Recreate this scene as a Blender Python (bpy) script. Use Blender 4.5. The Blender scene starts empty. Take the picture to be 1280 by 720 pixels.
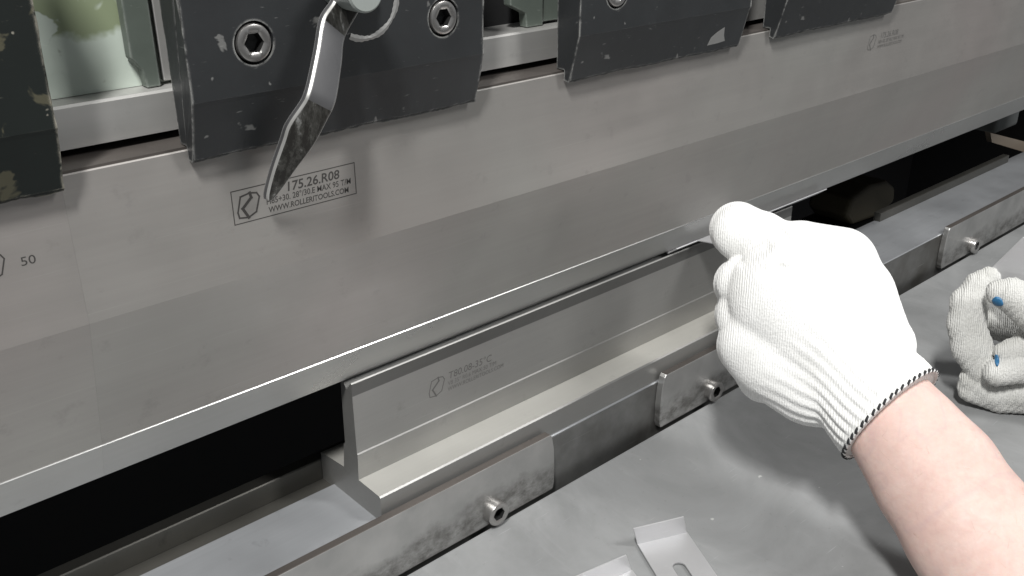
import bpy, bmesh, math, random
import numpy as np
from mathutils import Matrix, Vector

random.seed(7)
rng = np.random.default_rng(7)
S = bpy.context.scene
COL = S.collection
MM = 0.001

# ------------------------------------------------------------------ camera
CF = 1215.5                                    # focal length in photo pixels (1280 wide)
RM = np.array([[0.742521754127176, -0.669815378286092, -0.0029670960814036917],
               [-0.2798262698031524, -0.3061698411084165, -0.9099215829529645],
               [0.6085710339604985, 0.6764668413210282, -0.4147697062432389]])
CC = np.array([-238.65, -398.01, 342.49])      # millimetres
cam = bpy.data.objects.new('camera', bpy.data.cameras.new('camera'))
COL.objects.link(cam)
cam.data.sensor_width = 36
cam.data.lens = CF / 1280 * 36
cam.data.clip_start = 0.01
cam.data.clip_end = 60
M = Matrix.Identity(4)
for i in range(3):
    M[i][0] = RM[0][i]; M[i][1] = -RM[1][i]; M[i][2] = -RM[2][i]; M[i][3] = CC[i] * MM
cam.matrix_world = M
S.camera = cam

# ------------------------------------------------------------------ world and lamps
W = bpy.data.worlds.new('World'); S.world = W
W.use_nodes = True
bg = W.node_tree.nodes['Background']
bg.inputs[0].default_value = (0.93, 0.97, 1.0, 1)
bg.inputs[1].default_value = 0.23

def area(name, loc, target, sx, sy, watts, col=(1, 1, 1)):
    l = bpy.data.lights.new(name, 'AREA'); l.shape = 'RECTANGLE'
    l.size = sx; l.size_y = sy; l.energy = watts; l.color = col
    o = bpy.data.objects.new(name, l); COL.objects.link(o)
    o.location = loc
    d = Vector(target) - Vector(loc)
    o.rotation_euler = d.to_track_quat('-Z', 'Y').to_euler()
    return o
area('ceiling_lamp', (-0.74, -0.70, 1.70), (0.2, -0.1, 0), 0.13, 0.36, 54, (1.0, 0.99, 0.965))
area('ceiling_lamp', (0.88, -1.16, 1.42), (0.2, -0.1, 0), 0.22, 0.6, 21, (1.0, 0.99, 0.97))

S.view_settings.view_transform = 'Standard'
S.view_settings.look = 'None'
S.view_settings.gamma = 1
S.view_settings.exposure = 0.0

# ------------------------------------------------------------------ helpers
def cp(px, py, d):
    """camera-frame point (mm) for a photo pixel at a depth"""
    return np.array([(px - 640) / CF * d, (py - 360) / CF * d, d])
def c2w(p):
    return np.asarray(p) @ RM + CC
def bp(px, py, ax, v):
    d = RM.T @ np.array([(px - 640) / CF, (py - 360) / CF, 1.])
    i = 'xyz'.index(ax)
    return CC + (v - CC[i]) / d[i] * d

def link(name, me, mat=None, parent=None, origin=(0, 0, 0), smooth=False):
    o = bpy.data.objects.new(name, me); COL.objects.link(o)
    if mat is not None and len(me.materials) == 0: me.materials.append(mat)
    if parent is not None: o.parent = parent
    else: o.location = Vector(origin) * MM
    if smooth:
        for p in me.polygons: p.use_smooth = True
    return o

def mesh_mm(name, verts, faces, mat=None, parent=None, origin=(0, 0, 0), smooth=False):
    """verts in world mm; origin = world mm position of the thing (its own or its root's)"""
    o3 = np.array(origin, float)
    me = bpy.data.meshes.new(name)
    me.from_pydata([tuple((np.asarray(v) - o3) * MM) for v in verts], [], [tuple(int(i) for i in f) for f in faces])
    bm = bmesh.new(); bm.from_mesh(me)
    bmesh.ops.recalc_face_normals(bm, faces=bm.faces[:])
    bm.to_mesh(me); bm.free()
    return link(name, me, mat, parent, origin, smooth)

def thing(name, label, cat, origin, group=None):
    o = bpy.data.objects.new(name, None); COL.objects.link(o)
    o.location = Vector(origin) * MM; o.empty_display_size = 0.02
    return tag(o, label, cat, group)
def tag(o, label, cat, group=None):
    o['label'] = label; o['category'] = cat
    if group: o['group'] = group
    return o

def extrude_x(prof, x0, x1, segs=1, jit=None):
    """closed (y,z) profile swept along X -> verts, faces"""
    n = len(prof); xs = np.linspace(x0, x1, segs + 1)
    v = []; f = []
    for k, x in enumerate(xs):
        for j, (y, z) in enumerate(prof):
            p = np.array([x, y, z], float)
            if jit: p += jit(k, j, x, segs)
            v.append(p)
    for k in range(segs):
        for j in range(n):
            a = k * n + j; b = k * n + (j + 1) % n
            f.append((a, b, b + n, a + n))
    f.append(tuple(range(n))[::-1]); f.append(tuple(range(segs * n, segs * n + n)))
    return v, f

def box(a, b):
    v = [(x, y, z) for x in (a[0], b[0]) for y in (a[1], b[1]) for z in (a[2], b[2])]
    f = [(0, 1, 3, 2), (4, 6, 7, 5), (0, 4, 5, 1), (2, 3, 7, 6), (0, 2, 6, 4), (1, 5, 7, 3)]
    return v, f

def bevel(o, w=0.4, segs=2, angle=0.5):
    m = o.modifiers.new('bevel', 'BEVEL'); m.width = w * MM; m.segments = segs
    m.limit_method = 'ANGLE'; m.angle_limit = angle
    m.harden_normals = False
    return o

def quat_prism(poly3, nrm, thick):
    """polygon in 3-D (mm) given thickness along nrm"""
    n = len(poly3); nrm = np.array(nrm, float) / np.linalg.norm(nrm) * thick
    v = [np.array(p, float) for p in poly3] + [np.array(p, float) + nrm for p in poly3]
    f = [tuple(range(n)), tuple(range(2 * n - 1, n - 1, -1))]
    f += [(i, (i + 1) % n, (i + 1) % n + n, i + n) for i in range(n)]
    return v, f

# ------------------------------------------------------------------ materials
class NT:
    def __init__(s, name):
        s.m = bpy.data.materials.new(name); s.m.use_nodes = True
        s.t = s.m.node_tree; s.b = s.t.nodes['Principled BSDF']
        s.tc = s.t.nodes.new('ShaderNodeTexCoord')
    def n(s, typ, **kw):
        x = s.t.nodes.new(typ)
        for k, v in kw.items():
            if hasattr(x, k): setattr(x, k, v)
            else: x.inputs[k.replace('_', ' ')].default_value = v
        return x
    def l(s, a, b): s.t.links.new(a, b)
    def mapped(s, scale=(1, 1, 1), loc=(0, 0, 0), rot=(0, 0, 0)):
        mp = s.n('ShaderNodeMapping')
        mp.inputs['Scale'].default_value = scale; mp.inputs['Location'].default_value = loc
        mp.inputs['Rotation'].default_value = rot
        s.l(s.tc.outputs['Object'], mp.inputs[0]); return mp.outputs[0]
    def noise(s, scale, detail=4, rough=0.55, vec=None, distort=0):
        x = s.n('ShaderNodeTexNoise'); x.inputs['Scale'].default_value = scale
        x.inputs['Detail'].default_value = detail; x.inputs['Roughness'].default_value = rough
        x.inputs['Distortion'].default_value = distort
        s.l(vec if vec is not None else s.tc.outputs['Object'], x.inputs['Vector'])
        return x.outputs[0]
    def ramp(s, src, stops):
        r = s.n('ShaderNodeValToRGB')
        e = r.color_ramp.elements
        while len(e) < len(stops): e.new(0.5)
        for k, (p, c) in enumerate(stops):
            e[k].position = p
            e[k].color = (c, c, c, 1) if isinstance(c, (int, float)) else (*c, 1)
        s.l(src, r.inputs[0]); return r.outputs[0]
    def mix(s, fac, a, b):
        x = s.n('ShaderNodeMix'); x.data_type = 'RGBA'
        for sock, v in ((x.inputs[0], fac), (x.inputs[6], a), (x.inputs[7], b)):
            if isinstance(v, (int, float)): sock.default_value = v
            elif isinstance(v, tuple): sock.default_value = (*v, 1)
            else: s.l(v, sock)
        return x.outputs[2]
    def math(s, op, a, b=0.0, clamp=False):
        x = s.n('ShaderNodeMath'); x.operation = op; x.use_clamp = clamp
        for sock, v in ((x.inputs[0], a), (x.inputs[1], b)):
            if isinstance(v, (int, float)): sock.default_value = v
            else: s.l(v, sock)
        return x.outputs[0]
    def bump(s, h, strength=0.2, dist=0.0005):
        b = s.n('ShaderNodeBump'); b.inputs['Strength'].default_value = strength
        b.inputs['Distance'].default_value = dist
        s.l(h, b.inputs['Height']); s.l(b.outputs[0], s.b.inputs['Normal']); return b
    def edge(s, radius=0.0008):
        """mask that is 1 at sharp edges (real wear along the arrises)"""
        bv = s.n('ShaderNodeBevel'); bv.samples = 4; bv.inputs['Radius'].default_value = radius
        g = s.n('ShaderNodeNewGeometry')
        d = s.n('ShaderNodeVectorMath'); d.operation = 'DOT_PRODUCT'
        s.l(bv.outputs[0], d.inputs[0]); s.l(g.outputs['Normal'], d.inputs[1])
        return s.math('SUBTRACT', 1.0, d.outputs['Value'], True)
    def put(s, **kw):
        for k, v in kw.items():
            sock = s.b.inputs[k.replace('_', ' ')]
            if isinstance(v, (int, float)): sock.default_value = v
            elif isinstance(v, tuple): sock.default_value = (*v, 1)
            else: s.l(v, sock)
        return s.m

def steel(name, base, rough, var=0.12, tint=None, streak=(8, 500, 500), bump=0.06, spots=0.25, metal=0.6, wear=0.0):
    t = NT(name)
    big = t.noise(9, 3, 0.6)
    fine = t.noise(1.0, 3, 0.6, t.mapped(streak))
    lo = tuple(c * (1 - var) for c in base); hi = tuple(min(1, c * (1 + var)) for c in base)
    c = t.ramp(big, [(0.3, lo), (0.72, hi)])
    if tint: c = t.mix(t.ramp(t.noise(5, 2, 0.5, t.mapped((1, 1, 1), (3.1, 1.7, 0.3))), [(0.42, 0.0), (0.7, 0.8)]), c, tint)
    c = t.mix(t.math('MULTIPLY', fine, 0.28), c, tuple(x * 0.72 for x in base))
    mid = t.noise(1.0, 4, 0.65, t.mapped((streak[0] * 0.4, streak[1] * 0.16, streak[2] * 0.16), (0.7, 0.3, 0.1)))
    c = t.mix(t.ramp(mid, [(0.40, 0.0), (0.72, 0.13)]), c, tuple(x * 0.62 for x in base))
    lines = t.ramp(t.noise(1.0, 2, 0.5, t.mapped((streak[0] * 1.6, streak[1] * 2.2, streak[2] * 2.2), (0.1, 0.9, 0.4))), [(0.66, 0.0), (0.76, 0.14)])
    c = t.mix(lines, c, tuple(min(1, x * 1.45) for x in base))
    smear = t.ramp(t.noise(17, 5, 0.6, t.mapped((0.5, 1, 1), (5, 2, 9)), 1.2), [(0.48, 0.0), (0.68, 1.0)])
    sp = t.ramp(t.noise(70, 6, 0.7), [(0.60, 0.0), (0.74, 1.0)])
    c = t.mix(t.math('MULTIPLY', sp, spots), c, tuple(x * 0.45 for x in base))
    if wear: c = t.mix(t.ramp(t.edge(0.0014), [(0.03, 0.0), (0.14, wear)]), c, (0.72, 0.72, 0.71))
    t.bump(fine, bump, 0.0002)
    r = t.math('ADD', t.math('MULTIPLY', t.noise(30, 5, 0.65), 0.22), rough - 0.11)
    r = t.math('SUBTRACT', r, t.math('MULTIPLY', smear, 0.06))
    return t.put(Base_Color=c, Metallic=metal, Roughness=r)

M_punch = steel('ground_punch_steel', (0.34, 0.332, 0.316), 0.44, 0.12, (0.36, 0.325, 0.313), metal=0.6, bump=0.09)
M_die = steel('ground_die_steel', (0.30, 0.298, 0.29), 0.44, 0.12, (0.32, 0.313, 0.298), metal=0.7)
M_hard_shade = steel('hardened_band_groove_shade_steel', (0.14, 0.139, 0.135), 0.42, 0.12, metal=0.75)
M_foot = steel('oily_lit_die_foot_steel', (0.40, 0.394, 0.37), 0.45, 0.14, (0.37, 0.36, 0.33), metal=0.35, spots=0.35)  # oily steel; its paler tone paints in the light on the wing tops
M_rail = steel('rail_steel', (0.40, 0.412, 0.43), 0.42, 0.2, spots=0.45)
M_jaw = steel('old_dark_steel', (0.095, 0.092, 0.083), 0.45, 0.3, spots=0.6)
M_bright = steel('bright_bar_steel', (0.50, 0.495, 0.48), 0.42, 0.14, spots=0.35)
M_grime = steel('brown_grimy_steel', (0.11, 0.098, 0.09), 0.55, 0.3, spots=0.5)
M_tip = steel('polished_tip_reflection_steel', (0.50, 0.50, 0.49), 0.33, 0.08, spots=0.15, metal=0.92)  # pale base paints in light reflected from the table and die
M_void = NT('black_interior_shade').put(Base_Color=(0.008, 0.008, 0.009), Roughness=0.8)  # near-black colour carries the shade of the unlit interior
M_dark = NT('dark_oiled_steel').put(Base_Color=(0.03, 0.03, 0.03), Metallic=0.6, Roughness=0.5)

def mat_bar():
    t = NT('worn_clamp_bar_steel')
    sep = t.n('ShaderNodeSeparateXYZ'); t.l(t.tc.outputs['Object'], sep.inputs[0])
    # grime settled along the lower half of the bar, ragged upper boundary
    z = t.math('ADD', sep.outputs[2], t.math('MULTIPLY', t.math('SUBTRACT', t.noise(22, 5, 0.65), 0.5), 0.040))
    low = t.ramp(t.math('MULTIPLY', z, 20.0), [(0.0, 0.6), (0.10, 1.0), (0.26, 0.8), (0.44, 0.0)])
    grit = t.ramp(t.noise(1, 6, 0.7, t.mapped((90, 140, 140))), [(0.34, 0.15), (0.62, 1.0)])
    c = t.ramp(t.noise(24, 4, 0.6), [(0.3, (0.38, 0.38, 0.375)), (0.7, (0.52, 0.515, 0.505))])
    c = t.mix(t.math('MULTIPLY', t.math('MULTIPLY', low, grit), 0.78), c, (0.075, 0.07, 0.062))
    t.bump(t.noise(220, 4, 0.7), 0.12, 0.0003)
    return t.put(Base_Color=c, Metallic=0.9, Roughness=t.ramp(t.noise(40, 4), [(0.3, 0.34), (0.7, 0.55)]))
M_bar = mat_bar()

def mat_railface():
    t = NT('stained_rail_face_steel')
    n = t.noise(16, 5, 0.62)
    c = t.ramp(n, [(0.3, (0.13, 0.125, 0.115)), (0.55, (0.24, 0.24, 0.235)), (0.75, (0.36, 0.36, 0.35))])
    sc = t.ramp(t.noise(1, 3, 0.6, t.mapped((14, 500, 420), (0.2, 0, 0))), [(0.66, 0.0), (0.74, 0.5)])
    c = t.mix(sc, c, (0.5, 0.5, 0.49))
    t.bump(t.noise(200, 4, 0.7), 0.12, 0.0003)
    return t.put(Base_Color=c, Metallic=0.85, Roughness=0.45)
M_railface = mat_railface()

def mat_table():
    t = NT('grey_table_steel')
    c = t.ramp(t.noise(9, 6, 0.62, distort=0.8), [(0.28, (0.165, 0.169, 0.170)), (0.5, (0.225, 0.229, 0.231)), (0.72, (0.275, 0.28, 0.284))])
    st = t.ramp(t.noise(34, 3, 0.55), [(0.70, 0.0), (0.80, 0.5)])
    c = t.mix(st, c, (0.15, 0.15, 0.155))
    fl = t.ramp(t.noise(120, 2, 0.5), [(0.765, 0.0), (0.80, 0.6)])
    c = t.mix(fl, c, (0.6, 0.6, 0.58))
    scr = t.ramp(t.noise(1, 2, 0.5, t.mapped((40, 900, 1), (0, 0, 0), (0, 0, 0.5))), [(0.70, 0.0), (0.76, 0.3)])
    c = t.mix(scr, c, (0.45, 0.46, 0.47))
    sm = t.ramp(t.noise(1, 5, 0.7, t.mapped((55, 16, 1), (0, 0, 0), (0, 0, -0.7)), 1.0), [(0.54, 0.0), (0.80, 0.16)])
    c = t.mix(sm, c, (0.40, 0.405, 0.41))
    sp2 = t.ramp(t.noise(260, 4, 0.7), [(0.62, 0.0), (0.72, 0.35)])
    c = t.mix(sp2, c, (0.14, 0.14, 0.14))
    t.bump(t.noise(420, 4, 0.6), 0.10, 0.0002)
    return t.put(Base_Color=c, Metallic=0.12, Roughness=t.ramp(t.noise(12, 4), [(0.3, 0.45), (0.7, 0.6)]))
M_table = mat_table()

def mat_paint(name, base, chip, chipamt=0.5, edgeamt=0.8, rough=0.45, low=None):
    t = NT(name)
    c = t.ramp(t.noise(22, 5, 0.6), [(0.3, tuple(x * 0.8 for x in base)), (0.7, tuple(x * 1.2 for x in base))])
    scr = t.ramp(t.noise(1, 2, 0.5, t.mapped((160, 60, 900), (0, 0, 0), (0, 0.6, 0))), [(0.72, 0.0), (0.78, 0.25)])
    c = t.mix(scr, c, chip)
    if low:                                     # bare blotches of an old coat
        c = t.mix(t.ramp(t.noise(60, 4, 0.55, distort=0.4), [(0.60, 0.0), (0.63, 1.0)]), c, low)
    ch = t.ramp(t.noise(110, 3, 0.5, distort=0.3), [(0.70, 0.0), (0.735, 1.0)])
    c = t.mix(t.math('MULTIPLY', ch, chipamt), c, chip)
    e = t.math('MULTIPLY', t.ramp(t.edge(0.0017), [(0.03, 0.0), (0.14, 1.0)]), t.ramp(t.noise(120, 5, 0.7), [(0.40, 0.0), (0.56, 1.0)]))
    c = t.mix(t.math('MULTIPLY', e, edgeamt), c, chip)
    t.bump(t.noise(300, 4, 0.6), 0.15, 0.0003)
    return t.put(Base_Color=c, Roughness=rough, Specular_IOR_Level=0.3)
M_clamp = mat_paint('charcoal_enamel', (0.021, 0.0225, 0.024), (0.30, 0.30, 0.29), 0.35, 0.9)
M_clampold = mat_paint('chipped_black_green_enamel', (0.005, 0.0075, 0.0068), (0.30, 0.285, 0.24), 1.0, 1.0, 0.62, low=(0.055, 0.052, 0.034))
M_block = mat_paint('grey_green_enamel', (0.095, 0.112, 0.098), (0.4, 0.42, 0.40), 0.3, 0.5)

def mat_green():
    t = NT('peeling_pale_green_paint')
    c = t.ramp(t.noise(30, 4), [(0.3, (0.46, 0.52, 0.46)), (0.7, (0.54, 0.60, 0.545))])
    m1 = t.ramp(t.noise(26, 4, 0.5, t.mapped((1, 1, 1), (0.02, 0, 0.013)), 0.5), [(0.46, 0.0), (0.475, 1.0)])
    sep = t.n('ShaderNodeSeparateXYZ'); t.l(t.tc.outputs['Object'], sep.inputs[0])
    hi = t.ramp(t.math('MULTIPLY', t.math('SUBTRACT', t.math('ADD', sep.outputs[2], t.math('MULTIPLY', t.noise(70, 3), 0.016)), 0.046), 40), [(0.0, 0.0), (0.12, 1.0)])
    c = t.mix(t.math('MULTIPLY', m1, hi), c, (0.23, 0.27, 0.17))
    sp = t.ramp(t.noise(130, 2, 0.5), [(0.72, 0.0), (0.76, 0.7)])
    c = t.mix(sp, c, (0.20, 0.22, 0.17))
    t.bump(m1, 0.3, 0.0003)
    return t.put(Base_Color=c, Roughness=0.45)
M_green = mat_green()

M_etch = NT('dark_laser_etching').put(Base_Color=(0.055, 0.052, 0.05), Roughness=0.6, Metallic=0.4)
M_etch2 = NT('faded_laser_etching').put(Base_Color=(0.15, 0.147, 0.143), Roughness=0.5, Metallic=0.7)
M_etch4 = NT('worn_laser_etching').put(Base_Color=(0.185, 0.182, 0.177), Roughness=0.45, Metallic=0.8)
M_etch3 = NT('faint_laser_etching').put(Base_Color=(0.255, 0.25, 0.24), Roughness=0.45, Metallic=0.85)

M_lever = steel('polished_lever_steel', (0.135, 0.135, 0.14), 0.42, 0.3, streak=(300, 300, 40), bump=0.1, spots=0.5, wear=0.9)
def mat_scuffed_shade():
    t = NT('scuffed_shaded_lever_steel')
    n = t.noise(1, 4, 0.7, t.mapped((260, 260, 45), (0, 0, 0), (0, 0.45, 0)))
    c = t.ramp(n, [(0.44, (0.035, 0.033, 0.03)), (0.60, (0.10, 0.098, 0.09)), (0.72, (0.40, 0.40, 0.39))])
    t.bump(n, 0.15, 0.0003)
    c = t.mix(t.ramp(t.edge(0.0014), [(0.03, 0.0), (0.14, 0.9)]), c, (0.62, 0.62, 0.61))
    return t.put(Base_Color=c, Metallic=0.8, Roughness=0.36)
M_lever_shade = mat_scuffed_shade()
M_scratch = NT('bare_scratched_metal').put(Base_Color=(0.27, 0.27, 0.265), Roughness=0.5, Metallic=0.5)
M_boss = NT('grey_green_boss_paint').put(Base_Color=(0.24, 0.26, 0.25), Roughness=0.45)
M_screw = steel('screw_steel', (0.40, 0.39, 0.38), 0.30, 0.2, metal=0.9)
M_socket = NT('dark_socket_steel').put(Base_Color=(0.05, 0.05, 0.05), Metallic=0.8, Roughness=0.5)
M_zinc = steel('sheet_metal', (0.55, 0.55, 0.56), 0.42, 0.05, streak=(60, 60, 300), bump=0.03, spots=0.05)

def mat_glove(name, col, dirt, k=1.0):
    t = NT(name)
    v = t.n('ShaderNodeTexVoronoi'); v.inputs['Scale'].default_value = 620
    t.l(t.tc.outputs['Object'], v.inputs['Vector'])
    w = t.n('ShaderNodeTexWave'); w.inputs['Scale'].default_value = 230; w.inputs['Distortion'].default_value = 2.5
    w.inputs['Detail'].default_value = 2
    t.l(t.mapped((1, 1, 1), (0, 0, 0), (0.4, -0.5, 0.9)), w.inputs['Vector'])
    h = t.math('ADD', t.math('MULTIPLY', v.outputs['Distance'], 0.7), t.math('MULTIPLY', w.outputs[1], 0.8))
    h = t.math('ADD', h, t.math('MULTIPLY', t.noise(90, 4, 0.6), 1.2))
    c = t.mix(t.ramp(t.noise(38, 5, 0.6), [(0.45, 0.0), (0.8, 0.7)]), col, dirt)
    t.bump(h, 0.5 * k, 0.0007)
    return t.put(Base_Color=c, Roughness=0.95, Sheen_Weight=0.25)
M_glove = mat_glove('white_cotton_knit', (0.78, 0.78, 0.77), (0.66, 0.66, 0.64))
M_glove2 = mat_glove('soiled_white_cotton_knit', (0.56, 0.56, 0.54), (0.34, 0.34, 0.31), 1.5)
M_blue = NT('blue_rubber_dot').put(Base_Color=(0.025, 0.13, 0.27), Roughness=0.5)
M_black = NT('black_stitching_thread').put(Base_Color=(0.02, 0.02, 0.022), Roughness=0.9)

def mat_skin():
    t = NT('skin')
    c = t.ramp(t.noise(34, 6, 0.66), [(0.28, (0.53, 0.365, 0.325)), (0.5, (0.575, 0.425, 0.38)), (0.75, (0.625, 0.485, 0.44))])
    fr = t.ramp(t.noise(150, 2, 0.5), [(0.755, 0.0), (0.80, 0.5)])
    c = t.mix(fr, c, (0.36, 0.20, 0.15))
    c = t.mix(t.ramp(t.noise(130, 5, 0.7), [(0.42, 0.0), (0.68, 0.45)]), c, (0.50, 0.32, 0.285))
    vein = t.ramp(t.noise(16, 2, 0.5, t.mapped((1, 1, 1), (4, 2, 1)), 1.2), [(0.47, 0.0), (0.5, 0.22), (0.53, 0.0)])
    c = t.mix(vein, c, (0.42, 0.30, 0.31))
    t.bump(t.math('ADD', t.noise(260, 4, 0.65), t.math('MULTIPLY', t.noise(60, 3), 2.0)), 0.38, 0.0006)
    return t.put(Base_Color=c, Roughness=0.62, Specular_IOR_Level=0.3, Subsurface_Weight=0.15, Subsurface_Scale=0.004)
M_skin = mat_skin()
M_hair = NT('fine_arm_hair').put(Base_Color=(0.34, 0.23, 0.17), Roughness=0.6)
M_floor = NT('workshop_floor_concrete').put(Base_Color=(0.20, 0.20, 0.195), Roughness=0.7)
M_tan = NT('tan_guide_paint').put(Base_Color=(0.30, 0.25, 0.20), Roughness=0.6)
M_brown = NT('brown_oiled_casting').put(Base_Color=(0.085, 0.074, 0.05), Roughness=0.55)
M_greybox = NT('dull_grey_casting').put(Base_Color=(0.17, 0.18, 0.18), Roughness=0.6)

# ------------------------------------------------------------------ the setting
v, f = box((-9000, -9000, -905), (9000, 9000, -900))
fl = mesh_mm('floor', v, f, M_floor); fl['kind'] = 'structure'

def support_table():
    o0 = (200, -250, -60)
    prof = [(-32.5, -60), (-32.5, -37.3), (-33.3, -36.5), (-498, -36.5), (-500, -38), (-500, -60)]
    v, f = extrude_x(prof, -900, 1700)
    o = mesh_mm('support_table', v, f, M_table, origin=o0)
    tag(o, 'flat grey steel support table in front of the lower tool rail', 'table')
support_table()

# added black box that keeps light out of the space behind the tools
dark_box = thing('added_dark_box', 'added black box for the unlit machine interior behind the punch and die', 'light-blocking box', (400, 500, -700))
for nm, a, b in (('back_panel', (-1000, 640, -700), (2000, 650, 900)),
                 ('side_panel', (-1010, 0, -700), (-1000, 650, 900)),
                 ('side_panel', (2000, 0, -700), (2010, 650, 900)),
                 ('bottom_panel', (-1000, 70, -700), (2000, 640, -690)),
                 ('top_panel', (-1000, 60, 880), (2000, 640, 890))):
    v, f = box(a, b); mesh_mm(nm, v, f, M_void, dark_box, (400, 500, -700))

# upper beam: bright bar on which the punch hangs, dark body, pale green cover
ram = thing('ram_beam', 'ram beam behind the clamps with bright steel bar and peeling pale green cover', 'machine beam', (200, 30, 235))
ro = (200, 30, 235)
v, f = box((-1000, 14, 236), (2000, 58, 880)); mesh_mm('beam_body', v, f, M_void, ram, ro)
prof = [(-10, 235), (-10, 251.0), (-9.0, 252), (13.8, 252), (13.8, 235)]
v, f = extrude_x(prof, -1000, 2000); mesh_mm('hanger_bar', v, f, M_bright, ram, ro)
v, f = box((-1000, -24.7, 230.33), (2000, 13.5, 231.4)); mesh_mm('hanger_groove', v, f, M_grime, ram, ro)
v, f = box((-420, 3, 252.2), (-60, 13.8, 420)); mesh_mm('cover_panel', v, f, M_green, ram, ro)

# notched blocks standing on the bar beside each clamp
def gap_block(a, foot, b, p0, p1, plate, lab):
    """a..b = block in X, foot = where its lower notch starts, p0..p1 = side plate"""
    y = -4
    oo = ((a + b) / 2, 0, 252)
    o = thing('wedge_block', lab, 'wedge block', oo, 'wedge blocks between the clamps')
    poly = [(a, y, 330), (a, y, 265.0), (foot - 1, y, 260), (foot, y, 252.3), (b, y, 252.3), (b, y, 330)]
    v, f = quat_prism(poly, (0, 1, 0), 5.8)
    bevel(mesh_mm('block', v, f, M_block, o, oo), 0.5)
    v, f = box((p0, -1.5, 253.6), (p1, 4.5, 330))
    bevel(mesh_mm('side_plate', v, f, M_bright if plate else M_block, o, oo), 0.4)
gap_block(-89.2, -84.3, -78.5, -76, -69, True, 'grey green notched block in front of the pale green cover')
gap_block(115.5, 127.3, 139.3, 141.5, 154, False, 'grey green notched block between the lever clamp and the clamp to its right')
gap_block(305, 318, 330, 332, 345, False, 'small notched block in the last gap between clamps at the top right')

# ------------------------------------------------------------------ screws
def socket_screw(parent, org, c, axis, r, h, rec=0.55):
    """cylinder head screw: c = world mm of head base centre, axis = outward unit vector"""
    ax = np.array(axis, float); ax /= np.linalg.norm(ax)
    u = np.cross(ax, (1, 0, 0)); u /= np.linalg.norm(u); w = np.cross(ax, u)
    n = 36
    hexr = r * 0.56
    def hexpt(a):
        k = (a + math.pi / 6) % (math.pi / 3) - math.pi / 6
        return hexr * math.cos(math.pi / 6) / math.cos(k)
    rings = [(r, 0, 0), (r, h - r * 0.14, 0), (r * 0.95, h - r * 0.04, 0), (r * 0.86, h, 0), (r * 0.62, h, 0), (None, h - r * 0.07, 1)]
    V = []; F = []
    for (rr, hh, hx) in rings:
        for i in range(n):
            a = 2 * math.pi * i / n; q = hexpt(a) if hx else rr
            V.append(np.array(c) + ax * hh + (u * math.cos(a) + w * math.sin(a)) * q)
    for k in range(len(rings) - 1):
        for i in range(n):
            j = (i + 1) % n
            F.append((k * n + i, k * n + j, (k + 1) * n + j, (k + 1) * n + i))
    s = mesh_mm('screw', V, F, M_screw, parent, org)
    for p in s.data.polygons: p.use_smooth = True
    s.data.shade_smooth() if hasattr(s.data, 'shade_smooth') else None
    md = s.modifiers.new('split', 'EDGE_SPLIT'); md.split_angle = 0.6
    V = []; F = []
    for hh in (h - r * 0.07, h - r * rec * 1.3):
        for i in range(n):
            a = 2 * math.pi * i / n
            V.append(np.array(c) + ax * hh + (u * math.cos(a) + w * math.sin(a)) * hexpt(a))
    V.append(np.array(c) + ax * (h - r * rec * 1.5))
    for i in range(n):
        j = (i + 1) % n
        F.append((i, j, n + j, n + i)); F.append((n + i, n + j, 2 * n))
    q = mesh_mm('hex_socket', V, F, M_socket, None, (0, 0, 0))
    q.parent = s; q.location = (0, 0, 0)
    q.data.transform(Matrix.Translation(-Vector(org) * MM))
    return s

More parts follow.
